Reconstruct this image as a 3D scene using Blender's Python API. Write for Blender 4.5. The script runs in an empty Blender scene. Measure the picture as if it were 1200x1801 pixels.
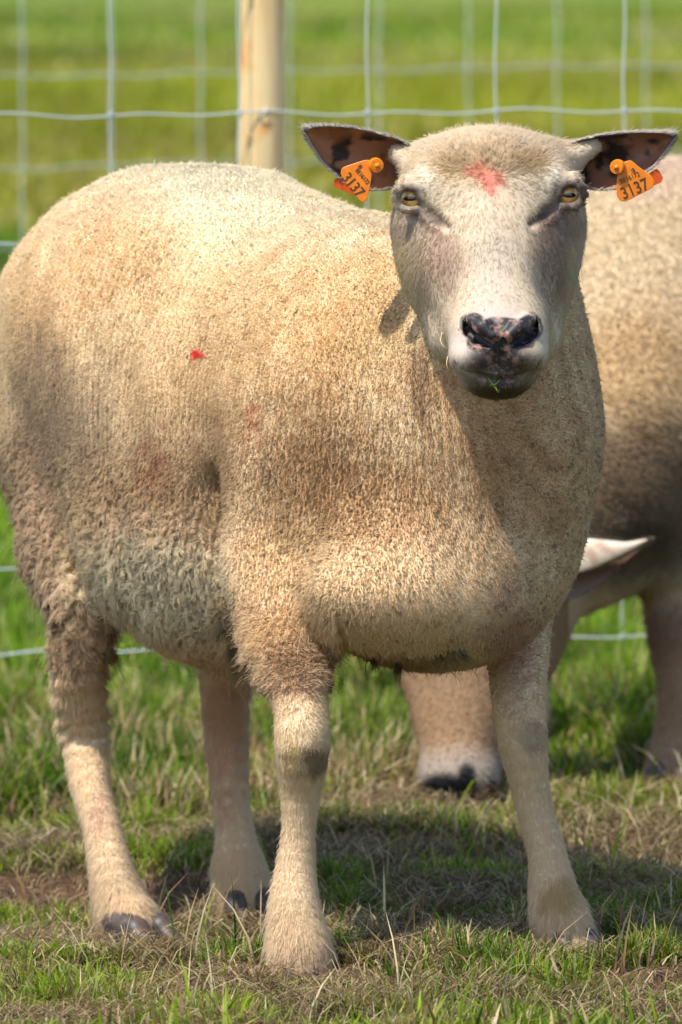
import bpy, math, random, os
import numpy as np
from mathutils import Vector, Matrix
R = math.radians
rng = np.random.default_rng(7)
random.seed(7)
C = bpy.context.scene
COL = C.collection

# ------------------------------------------------------------------ camera
F_PX = 13461.0            # focal length in pixels of a 1200 px wide frame
W_PX, H_PX = 1200.0, 1801.0
PITCH = math.atan((H_PX/2 + 189)/F_PX)
CAM = np.array([0.0, -7.0, 0.99])
FWD = np.array([0, math.cos(PITCH), -math.sin(PITCH)])
UPV = np.array([0, math.sin(PITCH), math.cos(PITCH)])
cd = bpy.data.cameras.new('camera'); cam = bpy.data.objects.new('camera', cd); COL.objects.link(cam)
cam.location = CAM; cam.rotation_euler = (math.pi/2 - PITCH, 0, 0)
cd.sensor_fit = 'HORIZONTAL'; cd.sensor_width = 24.0; cd.lens = F_PX/W_PX*24.0
cd.clip_start = 0.1; cd.clip_end = 5000
cd.dof.use_dof = True; cd.dof.focus_distance = 6.95; cd.dof.aperture_fstop = 10.5
C.camera = cam
# ------------------------------------------------------------------ light
SUN = np.array([-0.33, -0.37, 0.86]); SUN /= np.linalg.norm(SUN)
w = bpy.data.worlds.new("World"); C.world = w; w.use_nodes = True
nt = w.node_tree; nt.nodes.clear()
sky = nt.nodes.new('ShaderNodeTexSky'); sky.sky_type = 'NISHITA'; sky.sun_disc = False
sky.sun_elevation = math.asin(SUN[2]); sky.sun_rotation = math.atan2(SUN[0], SUN[1])
bg = nt.nodes.new('ShaderNodeBackground'); bg.inputs[1].default_value = 0.15
wo = nt.nodes.new('ShaderNodeOutputWorld')
nt.links.new(sky.outputs[0], bg.inputs[0]); nt.links.new(bg.outputs[0], wo.inputs[0])
sl = bpy.data.lights.new('sun', 'SUN'); sl.energy = 3.8; sl.angle = R(0.5); sl.color = (1.0, 0.94, 0.83)
so = bpy.data.objects.new('sun', sl); COL.objects.link(so)
so.rotation_euler = Vector(SUN).to_track_quat('Z', 'Y').to_euler()
C.view_settings.view_transform = 'Standard'; C.view_settings.look = 'None'
C.view_settings.exposure = 0.68; C.view_settings.gamma = 1.0
C.render.engine = 'CYCLES'
C.cycles.max_bounces = 8; C.cycles.diffuse_bounces = 4; C.cycles.transparent_max_bounces = 8
DEV = os.environ.get('DEV', '')          # '' in the scored render

# ------------------------------------------------------------------ helpers
def P(px, py, Y):
    """world point seen at pixel (px,py) of the 1200x1801 photo at world depth Y"""
    d = FWD + (px-600)/F_PX*np.array([1, 0, 0]) + (900.5-py)/F_PX*UPV
    return CAM + d*((Y-CAM[1])/d[1])
def SC(Y): return (Y+7.0)/F_PX           # metres per pixel there
def project(p):
    q = np.asarray(p) - CAM
    z = q @ FWD
    return 600 + F_PX*q[..., 0]/z, 900.5 - F_PX*(q @ UPV)/z
def lin(r, g, b):
    f = lambda c: (c/255/12.92) if c/255 <= .04045 else ((c/255+.055)/1.055)**2.4
    return np.array([f(r), f(g), f(b)])
LAT = np.random.default_rng(3).random((64, 64, 64)).astype(np.float32)
def vnoise(p, s, off=0.0):
    q = np.asarray(p, dtype=np.float64)/s + off + 1000
    i = np.floor(q).astype(np.int64); f = q-i; f = f*f*(3-2*f); i &= 63; j = (i+1) & 63
    x0, y0, z0 = i[..., 0], i[..., 1], i[..., 2]; x1, y1, z1 = j[..., 0], j[..., 1], j[..., 2]
    fx, fy, fz = f[..., 0], f[..., 1], f[..., 2]
    a = LAT[x0, y0, z0]*(1-fx)+LAT[x1, y0, z0]*fx; b = LAT[x0, y1, z0]*(1-fx)+LAT[x1, y1, z0]*fx
    c = LAT[x0, y0, z1]*(1-fx)+LAT[x1, y0, z1]*fx; d = LAT[x0, y1, z1]*(1-fx)+LAT[x1, y1, z1]*fx
    return (a*(1-fy)+b*fy)*(1-fz)+(c*(1-fy)+d*fy)*fz
def fbm(p, s, n=3, off=0.0):
    t = 0; a = 1; m = 0
    for k in range(n):
        t = t+a*vnoise(p, s/2**k, off+k*17.3); m += a; a *= .5
    return t/m
def sstep(a, b, x):
    t = np.clip((x-a)/(b-a), 0, 1); return t*t*(3-2*t)
def tag(o, label=None, cat=None, group=None, kind=None):
    if label: o['label'] = label
    if cat: o['category'] = cat
    if group: o['group'] = group
    if kind: o['kind'] = kind
    return o
def empty(name, loc):
    o = bpy.data.objects.new(name, None); COL.objects.link(o); o.location = loc; o.empty_display_size = .1
    return o
def mesh_obj(name, V, Fc, mat, parent=None, smooth=True, attrs=None):
    """V (n,3) world coordinates, Fc list/array of faces"""
    me = bpy.data.meshes.new(name)
    V = np.asarray(V, dtype=np.float64)
    org = np.zeros(3)
    if parent is not None: org = np.array(parent.matrix_basis.translation)
    if parent is not None and parent.parent is not None: org = org+np.array(parent.parent.matrix_basis.translation)
    V = V-org
    if isinstance(Fc, np.ndarray):
        n = Fc.shape[1]
        me.vertices.add(len(V)); me.vertices.foreach_set('co', V.astype(np.float32).ravel())
        me.loops.add(Fc.size); me.loops.foreach_set('vertex_index', Fc.astype(np.int32).ravel())
        me.polygons.add(len(Fc)); me.polygons.foreach_set('loop_start', np.arange(0, Fc.size, n, dtype=np.int32))
        me.update(calc_edges=True)
    else:
        me.from_pydata([tuple(v) for v in V], [], [tuple(f) for f in Fc]); me.update()
    if smooth: me.polygons.foreach_set('use_smooth', np.ones(len(me.polygons), dtype=bool))
    if attrs:
        for k, a in attrs.items():
            if a.ndim == 2:
                at = me.attributes.new(k, 'FLOAT_COLOR', 'POINT')
                at.data.foreach_set('color', np.hstack([a, np.ones((len(a), 1))]).astype(np.float32).ravel())
            else:
                at = me.attributes.new(k, 'FLOAT', 'POINT'); at.data.foreach_set('value', a.astype(np.float32))
    me.materials.append(mat)
    o = bpy.data.objects.new(name, me); COL.objects.link(o)
    if parent is not None: o.parent = parent
    return o
def tube(path, radii, n=10, cap=True):
    path = np.asarray(path, float); m = len(path); radii = np.broadcast_to(radii, (m,))
    T = np.gradient(path, axis=0); T /= np.linalg.norm(T, axis=1)[:, None]+1e-12
    up = np.array([0, 0, 1.]) if abs(T[0, 2]) < .9 else np.array([0, 1., 0])
    V = []; u = np.cross(T[0], up); u /= np.linalg.norm(u)
    for i in range(m):
        u = u-T[i]*(u@T[i]); u /= np.linalg.norm(u); v = np.cross(T[i], u)
        a = np.arange(n)/n*2*np.pi
        V.append(path[i]+radii[i]*(np.cos(a)[:, None]*u+np.sin(a)[:, None]*v))
    V = np.vstack(V); Fc = []
    for i in range(m-1):
        for k in range(n):
            Fc.append((i*n+k, i*n+(k+1) % n, (i+1)*n+(k+1) % n, (i+1)*n+k))
    if cap:
        Fc.append(tuple(range(n-1, -1, -1))); Fc.append(tuple((m-1)*n+k for k in range(n)))
    return V, Fc
def merge(parts):
    V = []; Fc = []; o = 0
    for v, f in parts:
        V.append(v); Fc += [tuple(i+o for i in q) for q in f]; o += len(v)
    return np.vstack(V), Fc

# ------------------------------------------------------------------ materials
class NT:
    def __init__(s, name):
        s.m = bpy.data.materials.new(name); s.m.use_nodes = True; s.t = s.m.node_tree
        s.b = s.t.nodes['Principled BSDF']; s.o = s.t.nodes['Material Output']
    def n(s, typ, **k):
        x = s.t.nodes.new(typ)
        for a, v in k.items(): setattr(x, a, v)
        return x
    def l(s, a, b): s.t.links.new(a, b)
    def noise(s, scale, detail=4, rough=.6, coord=None):
        x = s.n('ShaderNodeTexNoise'); x.inputs['Scale'].default_value = scale
        x.inputs['Detail'].default_value = detail; x.inputs['Roughness'].default_value = rough
        if coord is None:
            g = s.n('ShaderNodeNewGeometry'); coord = g.outputs['Position']
        s.l(coord, x.inputs['Vector']); return x.outputs[0]
    def ramp(s, fac, stops):
        x = s.n('ShaderNodeValToRGB'); e = x.color_ramp.elements
        while len(e) < len(stops): e.new(.5)
        for q, (p, c) in zip(e, stops): q.position = p; q.color = (*c, 1) if len(c) == 3 else c
        s.l(fac, x.inputs[0]); return x.outputs[0]
    def attr(s, name):
        x = s.n('ShaderNodeAttribute'); x.attribute_name = name; return x
    def mix(s, fac, a, b, mode='MIX'):
        x = s.n('ShaderNodeMix', data_type='RGBA', blend_type=mode)
        for v, i in ((fac, 0), (a, 6), (b, 7)):
            if hasattr(v, 'is_linked') or hasattr(v, 'links'): s.l(v, x.inputs[i])
            else: x.inputs[i].default_value = v if i == 0 else (*v, 1)
        return x.outputs[2]
    def bump(s, h, st, dist=.001):
        x = s.n('ShaderNodeBump'); x.inputs['Strength'].default_value = st; x.inputs['Distance'].default_value = dist
        s.l(h, x.inputs['Height']); s.l(x.outputs[0], s.b.inputs['Normal'])

def mat_fiber(name, transl=.35):
    k = NT(name); a = k.attr('col'); nr = k.attr('nrm')
    d = k.n('ShaderNodeBsdfDiffuse'); t = k.n('ShaderNodeBsdfTranslucent'); m = k.n('ShaderNodeMixShader')
    k.l(a.outputs['Color'], d.inputs[0]); k.l(a.outputs['Color'], t.inputs[0])
    g = k.n('ShaderNodeNewGeometry'); vm = k.n('ShaderNodeMix', data_type='VECTOR'); vm.inputs[0].default_value = .80
    k.l(g.outputs['Normal'], vm.inputs[4]); k.l(nr.outputs['Vector'], vm.inputs[5]); vn = k.n('ShaderNodeVectorMath', operation='NORMALIZE'); k.l(vm.outputs[1], vn.inputs[0]); k.l(vn.outputs[0], d.inputs['Normal'])
    m.inputs[0].default_value = transl; k.l(d.outputs[0], m.inputs[1]); k.l(t.outputs[0], m.inputs[2])
    k.l(m.outputs[0], k.o.inputs[0]); return k.m
M_WOOL = mat_fiber('wool_fibre', .25)

def mat_skin():
    k = NT('sheep_skin'); a = k.attr('col'); nm = k.attr('nose')
    # bare muzzle skin: black with pink-tan mottling
    n1 = k.noise(125, 5, .62)
    mott = k.ramp(n1, [(.0, tuple(lin(28, 25, 28))), (.51, tuple(lin(34, 30, 33))), (.60, tuple(lin(132, 98, 86))), (1, tuple(lin(160, 122, 108)))])
    k.l(k.mix(nm.outputs['Fac'], a.outputs['Color'], mott), k.b.inputs['Base Color'])
    r = k.n('ShaderNodeMapRange'); r.inputs[3].default_value = .9; r.inputs[4].default_value = .52
    k.l(nm.outputs['Fac'], r.inputs[0]); k.l(r.outputs[0], k.b.inputs['Roughness'])
    k.bump(k.noise(900, 3, .6), .35, .0006)
    return k.m
M_SKIN = mat_skin()
def mat_plain(name, col, rough=.6, metal=0, noise=None, bump=None, spec=None):
    k = NT(name); k.b.inputs['Roughness'].default_value = rough; k.b.inputs['Metallic'].default_value = metal
    if spec is not None: k.b.inputs['Specular IOR Level'].default_value = spec
    if noise:
        sc, c2 = noise; k.l(k.ramp(k.noise(sc), [(.35, tuple(col)), (.65, tuple(c2))]), k.b.inputs['Base Color'])
    else: k.b.inputs['Base Color'].default_value = (*col, 1)
    if bump: k.bump(k.noise(bump[0]), bump[1], bump[2])
    return k.m

# ------------------------------------------------------------------ implicit surfaces
class SDF:
    def __init__(s): s.p = []
    def cap(s, a, b, ra, rb, k=.03, op='u'):
        a = np.array(a, float); b = np.array(b, float); r = max(ra, rb)
        s.p.append(('c', a, b, ra, rb, k, op, np.minimum(a, b)-r-k, np.maximum(a, b)+r+k)); return s
    def ell(s, c, r, M=None, k=.03, op='u'):
        c = np.array(c, float); r = np.array(r, float); m = r.max()+k
        s.p.append(('e', c, r, M, 0, k, op, c-m, c+m)); return s
    @staticmethod
    def d(q, X):
        if q[0] == 'c':
            a, b = q[1], q[2]; ba = b-a; pa = X-a
            h = np.clip((pa@ba)/(ba@ba+1e-12), 0, 1)
            return np.linalg.norm(pa-h[..., None]*ba, axis=-1)-(q[3]+(q[4]-q[3])*h)
        pc = X-q[1]
        if q[3] is not None: pc = pc@q[3]          # columns = local axes
        k0 = np.linalg.norm(pc/q[2], axis=-1); k1 = np.linalg.norm(pc/q[2]**2, axis=-1)
        return np.where(k1 < 1e-9, -q[2].min(), k0*(k0-1)/np.maximum(k1, 1e-9))
    @staticmethod
    def comb(cur, d, k, op):
        if op == 'u':
            h = np.maximum(k-np.abs(cur-d), 0)/k; return np.minimum(cur, d)-h*h*k*.25
        d = -d; h = np.maximum(k-np.abs(cur-d), 0)/k; return np.maximum(cur, d)+h*h*k*.25
    def ev(s, X):
        X = np.asarray(X, float); out = np.full(X.shape[:-1], .5)
        for q in s.p:
            pad = .02
            m = np.all((X > q[7]-pad) & (X < q[8]+pad), axis=-1)
            if m.any(): out[m] = s.comb(out[m], s.d(q, X[m]), q[5], q[6])
        return out
    def grad(s, X, e=.0008):
        g = np.stack([s.ev(X+np.eye(3)[i]*e)-s.ev(X-np.eye(3)[i]*e) for i in range(3)], -1)
        return g/(np.linalg.norm(g, axis=-1)[..., None]+1e-12)
    def grid(s, h):
        lo = np.min([q[7] for q in s.p], 0)-2*h; hi = np.max([q[8] for q in s.p], 0)+2*h
        n = np.ceil((hi-lo)/h).astype(int)+1
        G = np.full(n, .5, np.float32)
        ax = [lo[i]+h*np.arange(n[i]) for i in range(3)]
        for q in s.p:
            a = np.maximum(np.floor((q[7]-lo)/h).astype(int)-2, 0); b = np.minimum(np.ceil((q[8]-lo)/h).astype(int)+2, n)
            for x0 in range(a[0], b[0], 40):       # slabs keep memory low
                x1 = min(x0+40, b[0])
                X = np.stack(np.meshgrid(ax[0][x0:x1], ax[1][a[1]:b[1]], ax[2][a[2]:b[2]], indexing='ij'), -1)
                sl_ = (slice(x0, x1), slice(a[1], b[1]), slice(a[2], b[2]))
                G[sl_] = s.comb(G[sl_], s.d(q, X).astype(np.float32), q[5], q[6])
        return G, lo
    def mesh(s, h, fine=None):
        """surface nets -> verts, quads; fine = list of (fn, ) regions split once more"""
        G, lo = s.grid(h); S = G < 0
        n = np.array(G.shape)
        c = np.zeros(n-1, np.int8)
        for dx in (0, 1):
            for dy in (0, 1):
                for dz in (0, 1): c += S[dx:n[0]-1+dx, dy:n[1]-1+dy, dz:n[2]-1+dz]
        act = (c > 0) & (c < 8); idx = np.argwhere(act)
        ids = np.full(act.shape, -1, np.int64); ids[act] = np.arange(len(idx))
        V = lo+h*(idx+.5)
        quads = []
        for ax_ in range(3):
            o = [0, 0, 0]; o[ax_] = 1
            A = S[:n[0]-o[0], :n[1]-o[1], :n[2]-o[2]]; B = S[o[0]:, o[1]:, o[2]:]
            e = np.argwhere(A != B)
            u, v = [(1, 2), (2, 0), (0, 1)][ax_]
            e = e[(e[:, u] > 0) & (e[:, v] > 0)]
            du = np.zeros(3, int); du[u] = 1; dv = np.zeros(3, int); dv[v] = 1
            g = lambda q: ids[q[:, 0], q[:, 1], q[:, 2]]
            Q = np.stack([g(e-du-dv), g(e-dv), g(e), g(e-du)], 1)
            fl = ~A[e[:, 0], e[:, 1], e[:, 2]]
            Q[fl] = Q[fl][:, ::-1]; quads.append(Q)
        Q = np.vstack(quads)
        V = s.proj(V, h, 3)
        if fine:
            for fn, hh in fine:
                cen = V[Q].mean(1); m = fn(cen)
                q = Q[m]; E = np.sort(np.stack([q, np.roll(q, -1, 1)], -1), -1).reshape(-1, 2)
                U, inv = np.unique(E[:, 0]*len(V)+E[:, 1], return_inverse=True)
                mid = (V[U//len(V)]+V[U % len(V)])/2
                base = len(V); em = base+inv.reshape(-1, 4); fc = base+len(mid)+np.arange(len(q))
                V = np.vstack([V, mid, cen[m]])
                new = [np.stack([q[:, i], em[:, i], fc, em[:, (i+3) % 4]], 1) for i in range(4)]
                V[base:] = s.proj(V[base:], hh, 2)
                Q = np.vstack([Q[~m]]+new)
        return V, Q
    def proj(s, V, h, it):
        for _ in range(it):
            d = s.ev(V); g = s.grad(V); V = V-np.clip(d, -h, h)[:, None]*g*.9
        return V
    def hit(s, px, py, y0=-.45, y1=1.2):
        """first surface point along the view ray through (px,py)"""
        d = FWD+(px-600)/F_PX*np.array([1, 0, 0])+(900.5-py)/F_PX*UPV; d /= np.linalg.norm(d)
        t = (y0-CAM[1])/d[1]
        for _ in range(300):
            p = CAM+d*t; v = float(s.ev(p[None])[0])
            if v < .0003: return p
            t += max(min(v, .02)*.7, .0003)
            if CAM[1]+d[1]*t > y1: break
        return None

def axes(yaw, pitch=0, roll=0):
    """columns: local x,y,z. yaw about Z (x axis right, y into depth)"""
    M = Matrix.Rotation(yaw, 3, 'Z')@Matrix.Rotation(pitch, 3, 'X')@Matrix.Rotation(roll, 3, 'Y')
    return np.array(M)
# ------------------------------------------------------------------ the ground
def ground_h(X, Y):
    X = np.asarray(X, float); Y = np.asarray(Y, float)
    p = np.stack([X, Y, X*0], -1)
    h = -.038*np.exp(-(((X+.26)/.20)**2+((Y-.42)/.26)**2))
    h = h+(fbm(p, .35, 3, 5.)-.5)*.022*sstep(-.1, .3, np.hypot(X-.0, Y-.0))
    return h+(fbm(p, 6., 2, 9.)-.5)*.12*sstep(1.5, 6, np.hypot(X, Y))

# ------------------------------------------------------------------ main sheep body
YAW = math.atan2(.54, .84)           # body axis runs away to the back left
BA = axes(YAW)                        # local x = lateral (to screen right), y = backwards
def leg(s, pts, k=.02):
    if len(pts) > 2:                   # Catmull-Rom through the joints
        A = np.array(pts, float); A = np.vstack([2*A[0]-A[1], A, 2*A[-1]-A[-2]]); out = []
        for i in range(1, len(A)-2):
            for t in (0, .33, .67):
                out.append(.5*(2*A[i]+(A[i+1]-A[i-1])*t+(2*A[i-1]-5*A[i]+4*A[i+1]-A[i+2])*t*t+(3*A[i]-A[i-1]-3*A[i+1]+A[i+2])*t**3))
        pts = [tuple(q) for q in out]+[pts[-1]]; k = .0015
    for (a, b) in zip(pts[:-1], pts[1:]):
        s.cap(P(*a[:3]), P(*b[:3]), a[3]*SC(a[2]), b[3]*SC(b[2]), k)
def sheep_body():
    s = SDF()
    e = lambda px, py, Y, rx, ry, rz, k=.05, M=BA: s.ell(P(px, py, Y), (rx, ry, rz), M, k)
    e(452, 730, .42, .178, .272, .224)               # barrel
    e(272, 570, .58, .136, .150, .134, .10)         # rump
    e(335, 530, .50, .125, .15, .116, .08)          # loin
    e(150, 670, .60, .058, .10, .13, .08)
    e(700, 640, .20, .130, .20, .140, .08)          # withers
    e(765, 840, .12, .118, .15, .155, .08)          # chest
    e(862, 770, .10, .070, .09, .11, .06)
    e(738, 1042, .05, .118, .090, .060, .085); e(428, 985, .34, .105, .17, .096, .07)        # brisket
    s.cap(P(560, 740, .16), P(505, 1000, .12), 150*SC(.16), 100*SC(.12), .06)   # shoulder to elbow
    s.cap(P(940, 720, .20), P(925, 1000, .22), 84*SC(.2), 46*SC(.22), .05)
    s.cap(P(862, 430, .02), P(868, 740, .06), 132*SC(0), 165*SC(.06), .05)      # neck
    s.cap(P(120, 800, .56), P(130, 960, .50), 92*SC(.5), 74*SC(.5), .06)       # thigh
    s.cap(P(130, 960, .50), P(146, 1080, .46), 74*SC(.5), 46*SC(.46), .04)
    leg(s, [(154, 1040, .45, 48), (138, 1190, .47, 42), (148, 1285, .50, 41), (158, 1380, .47, 34), (180, 1460, .44, 32), (195, 1530, .42, 38), (212, 1590, .41, 46), (228, 1612, .40, 42), (238, 1634, .395, 36)], .006)
    s.cap(P(420, 1000, .56), P(395, 1180, .52), 80*SC(.5), 44*SC(.5), .04)
    leg(s, [(395, 1180, .52, 43), (398, 1290, .55, 38), (405, 1390, .54, 31), (413, 1460, .53, 32), (420, 1530, .52, 44), (430, 1582, .51, 42)], .006)
    leg(s, [(505, 1000, .12, 98), (503, 1150, .06, 66)], .02)
    leg(s, [(503, 1150, .06, 66), (528, 1240, .02, 46), (532, 1310, .005, 47), (529, 1385, .015, 35), (525, 1460, .015, 28), (520, 1530, .01, 34), (517, 1590, .0, 43), (523, 1655, -.01, 50), (527, 1692, -.015, 48)], .006)
    leg(s, [(925, 1000, .22, 50), (914, 1130, .18, 52), (912, 1230, .15, 45), (920, 1305, .14, 42), (932, 1380, .14, 32), (942, 1430, .14, 30), (962, 1500, .135, 32), (972, 1560, .13, 39), (984, 1610, .12, 44), (998, 1646, .115, 42), (1003, 1662, .11, 38)], .008)
    s.cap(P(388, 860, .20), P(384, 1120, .16), .010, .020, .03, 's')          # fold between elbow and belly
    # ---- head
    h = lambda px, py, Y, rx, ry, rz, k=.02, M=None: s.ell(P(px, py, Y), (rx*SC(Y), ry, rz*SC(Y)), M, k)
    h(860, 345, -.03, 150, .072, 100, .03)                   # cranium
    h(862, 285, -.03, 128, .06, 55, .02)
    for sx in (-1, 1):
        h(861+sx*(86 if sx < 0 else 76), 430, -.050, 66, .055, 110, .03)          # cheeks
        s.cap(P(859+sx*92, 400, -.03), P(870+sx*68, 592, -.085), 66*SC(0), 46*SC(-.09), .03)
        h(861+sx*110, 318, -.080, 27, .020, 30, .03)         # brow
        s.cap(P(861+sx*66, 330, -.075), P(868+sx*48, 440, -.095), 42*SC(-.08), 40*SC(-.11), .04)
    for sx in (-1, 1):
        s.cap(P(862+sx*62, 430, -.078), P(874+sx*50, 560, -.125), 46*SC(-.08), 42*SC(-.12), .035)
    s.cap(P(864, 340, -.080), P(868, 440, -.112), 78*SC(-.08), 62*SC(-.11), .03)
    s.cap(P(868, 440, -.112), P(876, 560, -.160), 62*SC(-.11), 64*SC(-.16), .03)   # nose bridge
    h(877, 590, -.172, 84, .047, 66, .025)                   # muzzle
    h(835, 628, -.180, 43, .036, 33, .012)                   # upper lips
    h(919, 624, -.180, 43, .036, 33, .012)
    h(874, 655, -.160, 62, .048, 38, .010)                   # chin
    s.cap(P(877, 628, -.14), P(868, 560, -.05), 56*SC(-.14), 90*SC(-.05), .03)  # jaw
    # roots of the ears
    s.cap(P(740, 290, -.03), P(702, 272, -.03), 34*SC(0), 17*SC(0), .02)
    s.cap(P(985, 285, -.03), P(1042, 258, -.03), 34*SC(0), 15*SC(0), .02)
    # ---- eye sockets, lids
    eyes = []
    for (ex, ey, sx) in ((719, 348, -1), (1004, 342, 1)):
        c = s.hit(ex-sx*3, ey)
        c = c+np.array([-sx*.003, .0045, 0])
        s.ell(c+np.array([0, .0, 0]), (.0135, .0135, .0125), None, .008, 'u')
        s.ell(c+np.array([sx*.001, -.010, 0]), (.0135, .0125, .0098), None, .003, 's')
        eyes.append((c+np.array([0, .0015, 0]), sx))
        L = lambda pts, r, dy=0.: [s.cap(P(x0, y0, c[1]-.0115+dy), P(x1, y1, c[1]-.0115+dy), r, r, .004) for (x0, y0), (x1, y1) in zip(pts[:-1], pts[1:])]
        m = lambda pts: [(ex+sx*dx, ey+dy) for dx, dy in pts]
        L(m([(-30, 20), (-23, -2), (-11, -18), (6, -22), (17, -15), (22, 0)]), .0028)       # upper lid
        L(m([(-30, 20), (-14, 20), (4, 21), (16, 15), (22, 0)]), .0024, .001)               # lower lid
        L(m([(-30, -12), (-16, -30), (4, -33), (14, -27)]), .0034, .006)
        # tear groove running in and down
        g = [(ex-sx*27, ey+20), (ex-sx*45, ey+33), (ex-sx*68, ey+52)]
        q = [s.hit(*t) for t in g]
        for u, v, r0, r1 in ((q[0], q[1], .0045, .0045), (q[1], q[2], .0045, .0022)): s.cap(u, v, r0, r1, .006, 's')
    # ---- nostrils and mouth
    for sx in (-1, 1):
        m = lambda dx, dy: (881+sx*dx, dy)
        a, b, c = s.hit(*m(50, 562)), s.hit(*m(32, 575)), s.hit(*m(14, 589))
        f = np.array([0, -.001, 0])
        s.cap(a+f, b+f, .0055, .0060, .006); s.cap(b+f, c+f, .0060, .0045, .005)            # wing of the nostril
        q = [s.hit(*m(*t)) for t in ((63, 566), (56, 583), (40, 596), (22, 606))]
        bk = np.array([0, .003, .0])
        for u, v, r0, r1 in ((q[0], q[1], .0030, .0048), (q[1], q[2], .0048, .0052), (q[2], q[3], .0052, .003)):
            s.cap(u+bk, v+bk, r0, r1, .003, 's')
            s.cap(u+bk*4, v+bk*4, r0, r1, .003, 's')
    q = [s.hit(*t) for t in ((886, 598), (885, 615), (881, 640), (880, 664))]
    for u, v in zip(q[:-1], q[1:]): s.cap(u, v, .0016, .0016, .002, 's')
    q = [s.hit(*t) for t in ((800, 640), (812, 652), (845, 664), (880, 669), (918, 664), (941, 651), (952, 637))]
    for i, (u, v) in enumerate(zip(q[:-1], q[1:])): s.cap(u, v, .0032, .0032, .003, 's')
    return s, eyes

def inpx(x0, y0, x1, y1, ymax):
    def f(c):
        a, b = project(c); return (a > x0) & (a < x1) & (b > y0) & (b < y1) & (c[:, 1] < ymax)
    return f

# ------------------------------------------------------------------ fibres
def sample(V, Q, n, dens):
    """n points on a quad mesh, weighted by dens(face centre, face normal)"""
    A = V[Q[:, 0]]; B = V[Q[:, 1]]; Cc = V[Q[:, 2]]; D = V[Q[:, 3]]
    nn = np.cross(Cc-A, D-B); ar = np.linalg.norm(nn, axis=1)/2; N = nn/(2*ar[:, None]+1e-15)
    wgt = ar*dens((A+B+Cc+D)/4, N); cw = np.cumsum(wgt)
    i = np.searchsorted(cw, rng.random(n)*cw[-1]); i = np.minimum(i, len(Q)-1)
    u = rng.random((n, 1)); v = rng.random((n, 1))
    X = (A[i]*(1-u)+B[i]*u)*(1-v)+(D[i]*(1-u)+Cc[i]*u)*v
    return X, i
def vert_normals(V, Q):
    nn = np.cross(V[Q[:, 2]]-V[Q[:, 0]], V[Q[:, 3]]-V[Q[:, 1]]); N = np.zeros_like(V)
    for k in range(4):
        for c in range(3): N[:, c] += np.bincount(Q[:, k], nn[:, c], len(V))
    return N/(np.linalg.norm(N, axis=1)[:, None]+1e-15)
def worley(X, s):
    """nearest jittered lattice point: centre, hash in 0..1"""
    X = np.asarray(X); q = X/s[:, None] if np.ndim(s) else X/s
    b = np.floor(q).astype(np.int64); best = np.full(len(X), 1e9); cen = np.zeros_like(X); hs = np.zeros(len(X))
    def H(c, k):
        v = (c[:, 0]*73856093) ^ (c[:, 1]*19349663) ^ (c[:, 2]*83492791) ^ (k*2654435761)
        v = (v ^ (v >> 13))*1274126177 & 0xFFFFFFFF; v ^= v >> 16
        return (v & 0xFFFFF)/float(0x100000)
    for dx in (-1, 0, 1):
        for dy in (-1, 0, 1):
            for dz in (-1, 0, 1):
                c = b+np.array([dx, dy, dz]); f = c+np.stack([H(c, 1), H(c, 2), H(c, 3)], 1)
                d = ((f-q)**2).sum(1); m = d < best
                best[m] = d[m]; cen[m] = f[m]; hs[m] = H(c[m], 4)
    return (cen*s[:, None] if np.ndim(s) else cen*s), hs, np.sqrt(best)
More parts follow.
